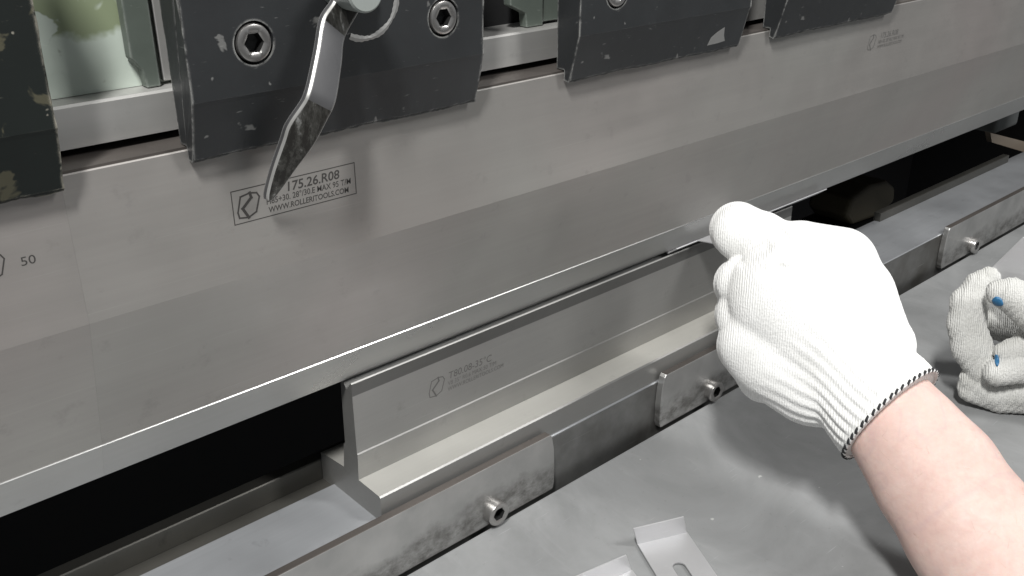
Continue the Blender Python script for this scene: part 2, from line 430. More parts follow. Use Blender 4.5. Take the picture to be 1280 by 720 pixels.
# ------------------------------------------------------------------ clamps
def clamp(x0, x1, mat, label, seed, bolts, lift=0.0):
    r = np.random.default_rng(seed)
    org = ((x0 + x1) / 2, -30, 226)
    t = thing('tool_clamp', label, 'clamp', org, 'clamps holding the punch')
    ph = r.uniform(0, 6, 6)
    prof = [(-26.3, 226.6), (-29.6, 225.8), (-30.9, 227.2), (-36.6, 249.2), (-37.2, 251), (-38.0, 300), (-38.4, 345), (-20.7, 345), (-20.7, 232), (-26.3, 232)]
    segs = 90
    amp = [0.9, 1.0, 0.9, 0.12, 0.1, 0.1, 0, 0, 0, 0]
    jr = r.normal(0, 1, (segs + 1, len(prof)))
    jr = (jr + np.roll(jr, 1, 0) + np.roll(jr, -1, 0)) / 2.2
    ej = r.normal(0, 0.45, (2, 40))
    def jit(k, j, x, n):
        a = amp[j]
        d = np.array([0, 0, a * (0.30 * jr[k, j] + 0.25 * math.sin(x * 0.11 + ph[0]))])
        if k in (0, n): d[0] += 0.35 * jr[k, j] if j < 6 else 0
        return d
    # extra stations up the sides so that the arrises can be uneven
    P = []
    for i, (y, z) in enumerate(prof):
        P.append((y, z))
        if i in (2, 4, 5):
            y2, z2 = prof[i + 1]
            m = 7 if i != 2 else 4
            for q in range(1, m): P.append((y + (y2 - y) * q / m, z + (z2 - z) * q / m))
    idx = []
    for (y, z) in P: idx.append(min(range(len(prof)), key=lambda i: abs(prof[i][0] - y) + abs(prof[i][1] - z)))
    er = r.normal(0, 1, (2, len(P)))
    def jit2(k, j, x, n):
        y, z = P[j]
        a = 0.9 if z < 228 and y < -26 else 0.0
        d = np.array([0, 0, a * (0.28 * jr[k, idx[j]] + 0.25 * math.sin(x * 0.11 + ph[0]) )])
        if k in (0, n) and y < -29: d[0] += 0.32 * er[0 if k == 0 else 1, j]
        return d
    v, f = extrude_x(P, x0, x1, segs, jit2)
    plate = mesh_mm('clamp_plate', v, f, mat, t, org)
    # counterbored holes
    bm = bmesh.new()
    for (bx, bz) in bolts:
        m4 = Matrix.Translation(((bx - org[0]) * MM, (-37.5 - org[1]) * MM, (bz - org[2]) * MM)) @ Matrix.Rotation(math.pi / 2, 4, 'X')
        bmesh.ops.create_cone(bm, cap_ends=True, segments=40, radius1=8.7 * MM, radius2=8.7 * MM, depth=18 * MM, matrix=m4)
    cm = bpy.data.meshes.new('cutter'); bm.to_mesh(cm); bm.free()
    co = bpy.data.objects.new('cutter', cm); COL.objects.link(co); co.location = t.location
    bo = plate.modifiers.new('bore', 'BOOLEAN'); bo.operation = 'DIFFERENCE'; bo.object = co; bo.solver = 'EXACT'
    bpy.context.view_layer.update()
    dg = bpy.context.evaluated_depsgraph_get()
    nm = bpy.data.meshes.new_from_object(plate.evaluated_get(dg))
    plate.modifiers.clear(); plate.data = nm
    bpy.data.objects.remove(co)
    for (bx, bz) in bolts:
        socket_screw(t, org, (bx, -29.2, bz), (0, -1, 0), 7.7, 9.0)
    return t, org

clamp(-283, -132, M_clampold, 'black green clamp with heavily chipped paint at the left edge', 3, [(-255, 271), (-160, 330)])
c2, c2o = clamp(-81, 68, M_clamp, 'dark grey clamp with two socket screws and the bent steel lever', 11, [(-52, 271), (44, 270.5)])
c3, c3o = clamp(134, 285, M_clamp, 'dark grey clamp right of the lever clamp with a worn lower corner', 12, [(162, 271), (258, 271)])
clamp(325, 477, M_clamp, 'dark grey clamp farthest right with only its lower edge in view', 13, [(353, 271), (449, 271)])

def on_bevel(px, py):
    y = -33.
    for _ in range(8):
        q = bp(px, py, 'y', y); y = -30.9 - (q[2] - 227.2) * 0.259
    return bp(px, py, 'y', y - 0.12)
v, f = quat_prism([on_bevel(*q) for q in ((884, 57), (889, 47), (897, 40), (906, 34), (905, 44), (906, 51), (897, 54))], (0, 1, 0), 0.3)
mesh_mm('worn_patch', v, f, M_scratch, c3, c3o)

# lever of the second clamp
def lever():
    # stations: left pixel, right pixel, depth plane y of the face
    st0 = [((428, -30), (470, -22), -44), ((419, 0), (452, 12), -46), ((404.5, 23.5), (433, 47), -49),
           ((397.5, 62), (429, 79), -53), ((389.5, 101), (423.5, 117), -57), ((384.5, 119), (419, 134), -58.2), ((379, 130), (411, 150), -57),
           ((361.5, 156), (399, 173), -53), ((354.5, 176), (387.5, 191), -49), ((344, 206), (371.5, 212), -43), ((337.5, 228), (358, 231), -38), ((334, 244), (346.5, 246), -34.8), ((334.5, 250.5), (340, 252), -33.6)]
    arr = np.array([[*a, *b, y] for a, b, y in st0]); T = np.arange(len(arr)); st = []
    for u in np.linspace(0, len(arr) - 1, 61):
        i = min(int(u), len(arr) - 2); w = u - i
        p0, p1, p2, p3 = arr[max(i - 1, 0)], arr[i], arr[i + 1], arr[min(i + 2, len(arr) - 1)]
        q = 0.5 * (2 * p1 + (p2 - p0) * w + (2 * p0 - 5 * p1 + 4 * p2 - p3) * w * w + (3 * p1 - p0 - 3 * p2 + p3) * w ** 3)
        st.append(((q[0], q[1]), (q[2], q[3]), q[4]))
    V = []; F = []
    th = 3.6
    for (a, b, y) in st:
        A = bp(*a, 'y', y); B = bp(*b, 'y', y)
        ac = (B - A) / np.linalg.norm(B - A); w = np.linalg.norm(B - A)
        e = min(0.9, w * 0.25)
        k = np.array([0, 1, 0])
        sec = [A + k * 1.0, A + ac * e, B - ac * e, B + k * 1.0, B + k * th, A + k * th]
        V += sec
    n = 6
    for k in range(len(st) - 1):
        for j in range(n):
            F.append((k * n + j, k * n + (j + 1) % n, (k + 1) * n + (j + 1) % n, (k + 1) * n + j))
    F.append(tuple(range(n))); m = (len(st) - 1) * n; F.append(tuple(range(m + n - 1, m - 1, -1)))
    o = mesh_mm('lever', V, F, M_lever, c2, c2o)
    o.data.materials.append(M_lever_shade); o.data.materials.append(M_bright)
    for p in o.data.polygons:
        c = p.center
        k = min(p.vertices) // n
        if len(p.vertices) == 4 and (k < 10 or k >= 27) and all((q % n) in (1, 2) for q in p.vertices): p.material_index = 1  # lever faces turned from the light: shade put into a darker, scuffed steel
        if len(p.vertices) == 4 and (all((q % n) in (0, 1) for q in p.vertices) or all((q % n) in (2, 3) for q in p.vertices)): p.material_index = 2
    for p in o.data.polygons: p.use_smooth = True
    bevel(o, 0.45, 3, 0.6)
    # boss on the pivot
    V = []; F = []; n = 40
    cx, cz = -4.0, 287.0
    rings = [(9.6, -38.2), (9.6, -49), (8.9, -50), (0, -50.2)]
    bx = bp(453, -5, 'y', -58)
    for (r, y) in [(7.2, -37.5), (7.2, -57.2), (6.5, -58), (0.01, -58.1)]:
        for i in range(n):
            a = 2 * math.pi * i / n
            V.append((bx[0] + 2.0 + r * 1.18 * math.cos(a), y, bx[2] + 1.5 + r * 1.18 * math.sin(a)))
    for k in range(3):
        for i in range(n):
            F.append((k * n + i, k * n + (i + 1) % n, (k + 1) * n + (i + 1) % n, (k + 1) * n + i))
    q = mesh_mm('pivot_boss', V, F, M_boss, None, (0, 0, 0)); q.parent = o
    q.data.transform(Matrix.Translation(-Vector(c2o) * MM)); q.location = (0, 0, 0)
    # worn ring scratched into the paint by the turning lever
    V = []; F = []; n = 60
    for i in range(n + 1):
        a = math.radians(-118 + 150 * i / n)
        wd = 1.25 + 0.25 * math.sin(i * 0.35) + 0.12 * math.sin(i * 1.7)
        for r, y in ((17.3 - wd, -0.15), (17.3, -0.5), (17.3 + wd, -0.15)):
            z = 283.6 + r * math.sin(a)
            V.append((1.0 + r * math.cos(a), -37.2 - (z - 251) * 0.0163 + y, z))
    for i in range(n):
        for j in (0, 1): F.append((3 * i + j, 3 * i + j + 1, 3 * i + 4 + j, 3 * i + 3 + j))
    mesh_mm('wear_ring', V, F, M_scratch, c2, c2o)
lever()

# ------------------------------------------------------------------ writing
def text_mesh(parent, org, s, x, z, size, y, mat, sx=1.0, shear=0.0, name='etched_text', spacing=1.0, bold=0.0):
    cu = bpy.data.curves.new('txt', 'FONT'); cu.body = s; cu.size = size * MM; cu.space_character = spacing
    cu.shear = shear; cu.resolution_u = 3; cu.offset = bold * MM
    o = bpy.data.objects.new('txt', cu); COL.objects.link(o)
    bpy.context.view_layer.update()
    me = bpy.data.meshes.new_from_object(o.evaluated_get(bpy.context.evaluated_depsgraph_get()))
    bpy.data.objects.remove(o)
    me.transform(Matrix.Translation(((x - org[0]) * MM, (y - org[1]) * MM, (z - org[2]) * MM)) @ Matrix.Rotation(math.pi / 2, 4, 'X') @ Matrix.Diagonal((sx, 1, 1, 1)))
    me.materials.clear(); me.name = name
    return link(name, me, mat, parent)

def polyline(parent, org, pts, w, y, mat, closed=False, name='etched_line'):
    """flat strip along (x,z) points on the plane y"""
    V = []; F = []
    n = len(pts)
    segs = [(pts[i], pts[(i + 1) % n]) for i in range(n if closed else n - 1)]
    for a, b in segs:
        a = np.array(a, float); b = np.array(b, float); d = (b - a) / np.linalg.norm(b - a); q = np.array([-d[1], d[0]]) * w / 2
        a = a - d * w / 2; b = b + d * w / 2
        k = len(V); yy = y - 0.003 * len(F)
        V += [(p[0], yy, p[1]) for p in (a + q, a - q, b - q, b + q)]
        F.append((k, k + 1, k + 2, k + 3))
    return mesh_mm(name, V, F, mat, parent, org)

def logo(parent, org, x, z, h, y, mat, wd=0.42):
    """hexagon outline with a broken R stroke inside; x,z = lower left, h = height"""
    q = lambda a: [(x + px * h, z + pz * h) for px, pz in a]
    polyline(parent, org, q([(0.02, 0.30), (0.20, 0.92), (0.62, 1.0), (0.92, 0.94), (1.02, 0.76), (0.82, 0.16), (0.46, 0.0), (0.06, 0.06)]), wd, y, mat, True, 'logo_outline')
    polyline(parent, org, q([(0.62, 1.0), (0.66, 0.80), (0.24, 0.42), (0.46, 0.0)]), wd * 1.7, y - 0.05, mat, False, 'logo_stroke')

# ------------------------------------------------------------------ punches
PP = [(-25.1, 230.3), (-25.6, 229.8), (-25.6, 168.3), (-8.36, 102.9), (-8.36, 102.45), (7.0, 102.45), (7.0, 230.3)]
PT = [(-8.40, 102.4), (-8.75, 102.0), (-8.1, 101.5), (-0.9, 82.0), (-0.2, 81.5), (0.7, 82.0), (7.0, 101.7), (7.0, 102.4)]
def punch(x0, x1, label):
    org = ((x0 + x1) / 2, -5, 81.5)
    t = thing('punch', label, 'punch', org, 'punch segments under the clamps')
    v, f = extrude_x(PP, x0, x1); mesh_mm('punch_body', v, f, M_punch, t, org)
    v, f = extrude_x(PT, x0, x1); mesh_mm('punch_tip', v, f, M_tip, t, org)
    return t, org
pm, pmo = punch(-131.3, 1150, 'long grey steel punch segment with the boxed etched nameplate')
pl, plo = punch(-545, -131.33, 'short left punch segment marked 50 at the left edge')
YF = -25.66
# boxed nameplate
x0, x1, z0, z1 = -64.4, -2.0, 193.4, 208.4
polyline(pm, pmo, [(x0, z0), (x1, z0), (x1, z1), (x0, z1)], 0.42, YF, M_etch, True, 'nameplate_border')
logo(pm, pmo, x0 + 1.9, z0 + 1.9, 10.8, YF, M_etch, 0.75)
text_mesh(pm, pmo, '175.26.R08', -38.6, 202.7, 6.0, YF, M_etch, 1.03, 0.1, bold=0.10)
text_mesh(pm, pmo, 'H85+30. 28°/30.E MAX 95 T/M', -48.6, 198.9, 3.9, YF, M_etch, 0.88, 0.06, bold=0.04)
text_mesh(pm, pmo, 'WWW.ROLLERITOOLS.COM', -47.8, 195.0, 3.7, YF, M_etch, 0.88, 0.06, bold=0.06)
text_mesh(pl, plo, '50', -151.2, 199.2, 5.0, YF, M_etch, 1.15, 0)
logo(pl, plo, -166.0, 196.5, 9.6, YF, M_etch, 0.55)
# faint nameplate far right
logo(pm, pmo, 458, 200, 11, YF, M_etch3, 0.5)
text_mesh(pm, pmo, '175.26.R08', 475, 207.0, 6.0, YF, M_etch3, 1.0, 0.1)
text_mesh(pm, pmo, 'H85+30. 28°/30.E MAX 95 T/M', 473, 203.2, 3.8, YF, M_etch3, 0.8, 0.06)
text_mesh(pm, pmo, 'WWW.ROLLERITOOLS.COM', 473, 199.8, 3.4, YF, M_etch3, 0.85, 0.06)

# ------------------------------------------------------------------ die
def die():
    org = (210, 4, 0)
    prof = [(-24.1, -0.0), (-24.1, 16.2), (-23.2, 17.1), (-3.3, 17.6), (-4.3, 34.6), (-3.75, 35.4), (-3.72, 71.8), (-3.7, 79.3), (-3.2, 80.0),
            (-2.7, 80.0), (1.6, 73.5), (5.6, 80.0), (6.3, 80.0), (7.0, 79.3), (8.0, 37), (9.5, 35.5), (11.5, 19.0), (36.0, 16.6), (36.8, 15.8), (36.8, -2.7), (24.2, -2.7), (24.2, 0.05)]
    t = thing('die', 'grey inverted T die block standing on the rail under the punch', 'die', org)
    v, f = extrude_x(prof, 0, 417)
    b = mesh_mm('die_body', v, f, M_die, t, org)
    b.data.materials.append(M_foot); b.data.materials.append(M_hard_shade)
    for p in b.data.polygons:
        c = p.center * 1000 + Vector(org)
        if len(p.vertices) == 4 and p.normal.z > 0.9 and c.z < 30: p.material_index = 1
        if len(p.vertices) == 4 and ((p.normal.y < -0.9 and c.z > 72) or (c.z > 74 and abs(p.normal.y) > 0.6 and abs(p.normal.z) > 0.4 and -2.5 < c.y < 5.4)): p.material_index = 2  # hardened band under the edge; groove sides darkened to paint the gap's shade
    y = -3.84
    logo(t, org, 51.0, 50.0, 11.5, -3.80, M_etch2, 0.6)
    text_mesh(t, org, 'T80.08-35°C', 65.5, 57.5, 6.4, -3.79, M_etch2, 1.0, 0.12)
    text_mesh(t, org, 'V8 35° R0.6 MAX 50 T/M', 65.0, 53.4, 4.0, -3.80, M_etch4, 0.9, 0.06)
    text_mesh(t, org, 'WWW.ROLLERITOOLS.COM', 64.8, 49.6, 3.8, -3.81, M_etch4, 0.9, 0.06)
die()

# ------------------------------------------------------------------ lower rail
rail = thing('die_rail', 'long lower steel rail on which the die stands with raised rear jaws', 'tool rail', (300, 0, -60))
rlo = (300, 0, -60)
v, f = extrude_x([(-25.3, -80), (-25.3, -0.5), (-24.8, 0), (24.4, 0), (24.4, -3), (37.0, -3), (37.0, -80)], -700, 416)
mesh_mm('rail_body', v, f, M_rail, rail, rlo)
v, f = extrude_x([(-25.3, -80), (-25.3, -0.5), (-24.8, 0), (37.0, 0), (37.0, -80)], 416.05, 1700)
mesh_mm('rail_body', v, f, M_rail, rail, rlo)
v, f = box((-700, -25.75, -80), (1700, -25.35, -0.9)); mesh_mm('rail_face', v, f, M_railface, rail, rlo)
v, f = box((-700, 24.6, -2.98), (416, 36.9, -2.5)); mesh_mm('rear_ledge', v, f, M_jaw, rail, rlo)
v, f = extrude_x([(37.2, -80), (37.2, 10.4), (37.9, 11.0), (45.5, 11.0), (46, 10.5), (46, -80)], -700, 417); mesh_mm('rear_jaw', v, f, M_jaw, rail, rlo)
v, f = extrude_x([(31.5, 0.1), (31.5, 8.1), (32.2, 8.6), (38.5, 8.6), (38.5, 0.1)], 640, 935); mesh_mm('rear_jaw', v, f, M_jaw, rail, rlo)

def bar(x0, x1, screws, label, round_l=True, round_r=True):
    org = ((x0 + x1) / 2, -28, -35)
    t = thing('clamping_bar', label, 'clamping bar', org, 'bars screwed to the front of the lower rail')
    yb, yf, zt, zb = -25.9, -31.2, 6.8, -35.4
    # outline in (x,z) with softened ends
    pts = []
    def end(x, s):
        return [(x - s * 1.6, zb), (x - s * 0.2, zb + 4), (x, zb + 18), (x - s * 0.6, zt - 12), (x - s * 2.6, zt - 2), (x - s * 4.2, zt)]
    R = end(x1, 1) if round_r else [(x1, zb), (x1, zt)]
    L = end(x0, -1)[::-1] if round_l else [(x0, zt), (x0, zb)]
    pts = R + L
    v, f = quat_prism([(x, yf, z) for x, z in pts], (0, 1, 0), yb - yf)
    b = mesh_mm('bar_plate', v, f, M_bar, t, org)
    b.data.materials.append(M_grime)
    for p in b.data.polygons:
        if p.normal.z > 0.9: p.material_index = 1
    bevel(b, 0.5, 2, 0.5)
    for sx in screws:
        socket_screw(t, org, (sx, yf, -26.2), (0, -1, 0), 7.9, 6.0)
    return t
bar(-420, 127.5, [75.5], 'stained clamping bar left of the die front with one socket screw near its end')
bar(231.5, 420, [290], 'clamping bar under the gloved hand with one socket screw')
bar(653, 1300, [716], 'clamping bar at the right side with one socket screw')

# ------------------------------------------------------------------ things behind the rail
def lump(name, label, cat, c, r, mat, seed):
    rr = np.random.default_rng(seed)
    bm = bmesh.new(); bmesh.ops.create_icosphere(bm, subdivisions=3, radius=1)
    ph = rr.uniform(0, 6, 3)
    for q in bm.verts:
        k = 1 + 0.13 * math.sin(3 * q.co.x + ph[0]) + 0.1 * math.sin(4 * q.co.z + ph[1]) * math.cos(3 * q.co.y)
        q.co = Vector((q.co.x * r[0] * k, q.co.y * r[1] * k, q.co.z * r[2] * k)) * MM
    me = bpy.data.meshes.new(name); bm.to_mesh(me); bm.free()
    o = link(name, me, mat, None, c, True)
    return tag(o, label, cat)
p = bp(1095, 248, 'y', 190)
bgt = thing('backgauge_finger', 'dim brown backgauge finger in the dark gap behind the die end', 'backgauge', tuple(p))
po = tuple(p)
poly = [(-70, -8), (-62, 14), (-20, 22), (28, 18), (52, 4), (56, -18), (20, -30), (-50, -26)]
v, f = quat_prism([p + np.array([a, 0, b]) for a, b in poly], (0, 1, 0), 60)
bevel(mesh_mm('finger_body', v, f, M_brown, bgt, po), 6, 3)
v, f = box(p + np.array([-120, -10, -60]), p + np.array([20, 70, -31]))
bevel(mesh_mm('finger_base', v, f, M_dark, bgt, po), 3)
p = bp(1262, 176, 'y', 70)
o = mesh_mm('guide_strip', *quat_prism([bp(1238, 166, 'y', 60), bp(1330, 190, 'y', 40), bp(1330, 205, 'y', 40), bp(1240, 178, 'y', 60)], (0.3, 1, 0), 8), M_tan, origin=tuple(p))
tag(o, 'narrow tan strip lying across the gap behind the rail at the right edge', 'strip')
p = bp(1262, 148, 'y', 130)
v, f = box(p + np.array([-38, 0, -16]), p + np.array([34, 60, 40]))
o = bevel(mesh_mm('backgauge_block', v, f, M_greybox, origin=tuple(p)), 5, 3)
tag(o, 'dull grey block in the dark under the right end of the punch', 'block')

# ------------------------------------------------------------------ sheet metal brackets
def bracket(label, bl, br, tl, tr, far_l, far_r, slot, z=-35.6):
    """plate lying on the table with a short flange turned up at its far end"""
    th = 1.0
    BL = bp(*bl, 'z', z); BR = bp(*br, 'z', z)
    FL = bp(*far_l, 'z', z); FR = bp(*far_r, 'z', z)
    ax = (FL - BL) / np.linalg.norm(FL - BL); ac = (BR - BL); w = np.linalg.norm(ac); ac /= w
    L = np.linalg.norm(FL - BL)
    org = tuple((BL + BR) / 2 + ax * L / 2 - np.array([0, 0, 1]))
    t = thing('bracket', label, 'bracket', org, 'bent sheet brackets on the table')
    P = lambda a, s, h=0: BL + ac * a + ax * s + np.array([0, 0, h])
    # plate with an open slot: ring of quads round the slot
    sc, sw, s0, s1 = slot
    hole = []
    n = 10
    for i in range(n + 1):
        a = math.pi + math.pi * i / n
        hole.append((sc * w + sw * math.cos(a), s0 + sw + sw * math.sin(a)))
    for i in range(n + 1):
        a = math.pi * i / n
        hole.append((sc * w + sw * math.cos(a), s1 - sw + sw * math.sin(a)))
    bm = bmesh.new()
    org3 = np.array(org)
    tov = lambda a, s: Vector((P(a, s) - org3) * MM)
    ov = [bm.verts.new(tov(*q)) for q in ((0, 0), (w, 0), (w, L), (0, L))]
    hv = [bm.verts.new(tov(*q)) for q in hole]
    ed = [bm.edges.new((ov[i], ov[(i + 1) % 4])) for i in range(4)] + [bm.edges.new((hv[i], hv[(i + 1) % len(hv)])) for i in range(len(hv))]
    bmesh.ops.triangle_fill(bm, edges=ed, use_beauty=True)
    bmesh.ops.recalc_face_normals(bm, faces=bm.faces[:])
    for fc in bm.faces:
        if fc.normal.z < 0: fc.normal_flip()
    me = bpy.data.meshes.new('plate'); bm.to_mesh(me); bm.free()
    o = link('plate', me, M_zinc, t)
    m = o.modifiers.new('solid', 'SOLIDIFY'); m.thickness = th * MM; m.offset = 1
    # flange: turned up, its far pixels give the height
    up = lambda p2, base: np.array(base) + np.array([0, 0, 1]) * max(3, (bp(*p2, 'y', base[1] + 0.0)[2] - base[2]))
    TL = bp(*tl, 'y', BL[1] + 1.5); TR = bp(*tr, 'y', BR[1] + 1.5)
    back = -ax * th
    v = [BL, BR, TR, TL, BL + back, BR + back, TR + back, TL + back]
    f = [(0, 1, 2, 3), (7, 6, 5, 4), (0, 4, 5, 1), (1, 5, 6, 2), (2, 6, 7, 3), (3, 7, 4, 0)]
    q = mesh_mm('flange', v, f, M_zinc, t, org)
    bevel(q, 0.3, 2)
bracket('slotted sheet metal bracket on the table below the gloved hand', (797, 682), (859, 667), (792, 661), (855, 646), (868, 800), (976, 800), (0.47, 4.0, 22, 60))
bracket('sheet metal bracket cut by the lower photo edge, left of the slotted one', (716, 747), (790, 714), (706, 727), (783, 694), (790, 860), (880, 830), (0.47, 4.0, 22, 50))

# workpiece being bent: its raised edge shows between punch and die
wo = (360, -20, 82)
wp = thing('workpiece_sheet', 'thin bent sheet held by the gloved hand between punch and die', 'sheet metal', wo)
v, f = extrude_x([(-1.0, 80.9), (-7.5, 86.0), (-8.0, 85.4), (-1.0, 79.9), (0.6, 79.6), (1.8, 80.6), (6.5, 84.6), (6.0, 85.2), (0.9, 81.2)], 267, 459)
mesh_mm('bent_edge', v, f, M_zinc, wp, wo)
v, f = extrude_x([(-8.1, 85.5), (-7.6, 86.1), (-58, 93), (-58.3, 92)], 290, 345)
mesh_mm('sheet_leg', v, f, M_zinc, wp, wo)
#==PERSON==
# ------------------------------------------------------------------ person: distance fields meshed with surface nets
FL = 0.80                                       # bodies are a little shallower along the view than across it

def sd_chain(G, pts, k=5.0, flat=FL):
    """smooth union of tapered capsules; pts = list of chains of (px, py, depth, radius_px)"""
    D = None
    for ch in pts:
        P = [(np.array(cp(a, b, d)), r * d / CF) for a, b, d, r in ch]
        if len(P) == 1: P = P + [(P[0][0] + np.array([.01, 0, 0]), P[0][1])]
        for (a, ra), (b, rb) in zip(P[:-1], P[1:]):
            sc = np.array([1, 1, 1 / flat])
            ab = (b - a) * sc
            g = (G - a) * sc
            t = np.clip((g @ ab) / (ab @ ab), 0, 1)
            d = np.linalg.norm(g - t[..., None] * ab, axis=-1) - (ra + (rb - ra) * t)
            if D is None: D = d
            else:
                h = np.clip(0.5 + 0.5 * (D - d) / k, 0, 1)
                D = D * (1 - h) + d * h - k * h * (1 - h)
    return D

def grid(lo, hi, st):
    ax = [np.arange(lo[i], hi[i], st) for i in range(3)]
    return np.stack(np.meshgrid(*ax, indexing='ij'), -1).astype(np.float32), np.array(lo), st

def surface_net(D, lo, st):
    S_ = D.shape; ins = D < 0
    cs = np.zeros((S_[0] - 1, S_[1] - 1, S_[2] - 1), np.int8)
    off = [(i, j, k) for i in (0, 1) for j in (0, 1) for k in (0, 1)]
    sl = lambda o: tuple(slice(o[i], S_[i] - 1 + o[i]) for i in range(3))
    for o in off: cs += ins[sl(o)]
    act = (cs > 0) & (cs < 8)
    idx = -np.ones(act.shape, np.int64); idx[act] = np.arange(act.sum())
    C0 = np.argwhere(act); acc = np.zeros((len(C0), 3)); cnt = np.zeros(len(C0))
    for a in off:
        for ax in range(3):
            if a[ax]: continue
            b = list(a); b[ax] = 1; b = tuple(b)
            da = D[tuple((C0 + a).T)]; db = D[tuple((C0 + b).T)]
            m = (da < 0) != (db < 0)
            t = np.where(m, da / np.where(m, da - db, 1), 0)
            p = np.array(a, float) + np.outer(t, np.eye(3)[ax])
            acc[m] += p[m]; cnt[m] += 1
    V = lo + (C0 + acc / cnt[:, None]) * st
    F = []
    for ax in range(3):
        u, w = [(1, 2), (2, 0), (0, 1)][ax]
        A = ins; sh = [slice(None)] * 3; s2 = [slice(None)] * 3
        sh[ax] = slice(0, -1); s2[ax] = slice(1, None)
        ch = A[tuple(sh)] != A[tuple(s2)]
        E_ = np.argwhere(ch)
        ok = (E_[:, u] > 0) & (E_[:, w] > 0) & (E_[:, u] < S_[u] - 1) & (E_[:, w] < S_[w] - 1)
        E_ = E_[ok]; flip = ins[tuple(E_.T)]
        eu = np.eye(3, dtype=int)[u]; ew = np.eye(3, dtype=int)[w]
        q = [idx[tuple(x.T)] for x in (E_ - eu - ew, E_ - ew, E_, E_ - eu)]
        Q = np.stack(q, 1); Q[~flip] = Q[~flip][:, ::-1]
        F.append(Q)
    F = np.concatenate(F); F = F[(F >= 0).all(1)]
    return V, F

def net_object(name, V, F, mat, parent, org, smooth_it=2):
    me = bpy.data.meshes.new(name)
    W_ = (c2w(V) - np.array(org)) * MM
    me.from_pydata(W_.tolist(), [], F.tolist())
    bm = bmesh.new(); bm.from_mesh(me)
    bmesh.ops.recalc_face_normals(bm, faces=bm.faces[:])
    for _ in range(smooth_it): bmesh.ops.smooth_vert(bm, verts=bm.verts[:], factor=0.5, use_axis_x=True, use_axis_y=True, use_axis_z=True)
    bm.to_mesh(me); bm.free()
    return link(name, me, mat, parent, org, True)

P_ORG = tuple(c2w(cp(1112, 517, 545)))
CUFF = cp(1115, 518, 545)
AXIS = cp(1230, 624, 511) - CUFF; AXIS /= np.linalg.norm(AXIS)      # from the cuff towards the elbow
NV = -CUFF / np.linalg.norm(CUFF); NV -= AXIS * (NV @ AXIS); NV /= np.linalg.norm(NV)
SV = np.cross(AXIS, NV)

# --- the arm (continuous into the glove, where the hand is only hinted) and the other forearm
arm = [[(1000, 390, 572, 48), (1060, 455, 562, 52), (1100, 502, 550, 58), (1136, 549, 540, 66), (1170, 595, 530, 76), (1216, 664, 518, 82), (1290, 770, 498, 97), (1400, 930, 470, 112)],
       [(1000, 390, 572, 40), (945, 430, 585, 24), (935, 440, 612, 20)], [(990, 360, 572, 36), (935, 395, 588, 22), (935, 400, 612, 20)],
       [(990, 350, 575, 34), (928, 350, 592, 20), (935, 355, 616, 18)], [(1010, 350, 575, 36), (965, 310, 584, 22), (925, 290, 592, 22)]]
G, lo, st = grid((112, -62, 420), (365, 268, 640), 2.4)
D = sd_chain(G, arm, 8)
aV, aF = surface_net(D, lo, st)
oth = [[(1345, 462, 690, 26), (1380, 480, 680, 36), (1480, 560, 650, 44), (1640, 680, 600, 52)]]
G, lo2, st2 = grid((280, -30, 560), (600, 210, 760), 2.6)
oV, oF = surface_net(sd_chain(G, oth, 8), lo2, st2)
person = net_object('person', aV, aF, M_skin, None, P_ORG, 4)
tag(person, 'person reaching in from the right, bare forearm, both hands in white knit work gloves', 'person')

fa = net_object('forearm', oV, oF, M_skin, None, P_ORG, 4)
fa.parent = person; fa.location = (0, 0, 0)
# --- the glove on the back of the fist
gl = [[(1114, 519, 544, 77), (1070, 470, 556, 72), (1030, 415, 565, 78), (992, 372, 572, 82)],
      [(1090, 430, 560, 54), (1055, 372, 568, 62), (1040, 350, 572, 62)],
      [(1020, 470, 566, 66), (962, 432, 577, 62)], [(1000, 326, 577, 51), (1045, 340, 573, 56)],
      # thumb laid along the top edge, pressing the sheet
      [(1030, 345, 574, 52), (985, 318, 580, 38), (952, 298, 584, 33), (927, 291, 590, 35), (922, 287, 600, 34), (932, 288, 612, 28)],
      # four curled fingers: knuckle, turn, tip folded under
      [(985, 358, 576, 44), (930, 355, 584, 33), (925, 355, 596, 32), (948, 360, 618, 29)],
      [(975, 395, 576, 46), (934, 394, 586, 38), (928, 393, 600, 34), (952, 398, 624, 30)],
      [(975, 425, 576, 46), (938, 432, 586, 40), (934, 433, 600, 35), (958, 436, 626, 30)],
      [(985, 455, 572, 46), (958, 462, 582, 40), (953, 465, 596, 34), (975, 466, 620, 30)]]
G, lo, st = grid((96, -62, 505), (252, 110, 660), 1.25)
D = sd_chain(G, gl, 2.4)
rel = G - CUFF
s_ax = rel @ AXIS
ang = np.arctan2(rel @ SV, rel @ NV)
depth_in = -s_ax
m = np.clip(1 - depth_in / 62.0, 0, 1) ** 0.8
D = D - 1.15 * m * np.sin(ang * 36 + 0.9 * np.sin(s_ax * 0.11)) * np.clip((depth_in - 0.5) / 6, 0.12, 1)
# slack folds of the knit over the back of the hand, and the pinched cuff
D = D - 0.9 * np.sin(depth_in * 0.16 + 1.3 * np.sin(ang * 3 + 0.7)) * np.clip((depth_in - 40) / 30, 0, 1) * np.clip(1 - (depth_in - 70) / 60, 0, 1)
D = D + 1.6 * np.exp(-((depth_in - 30) / 16) ** 2)
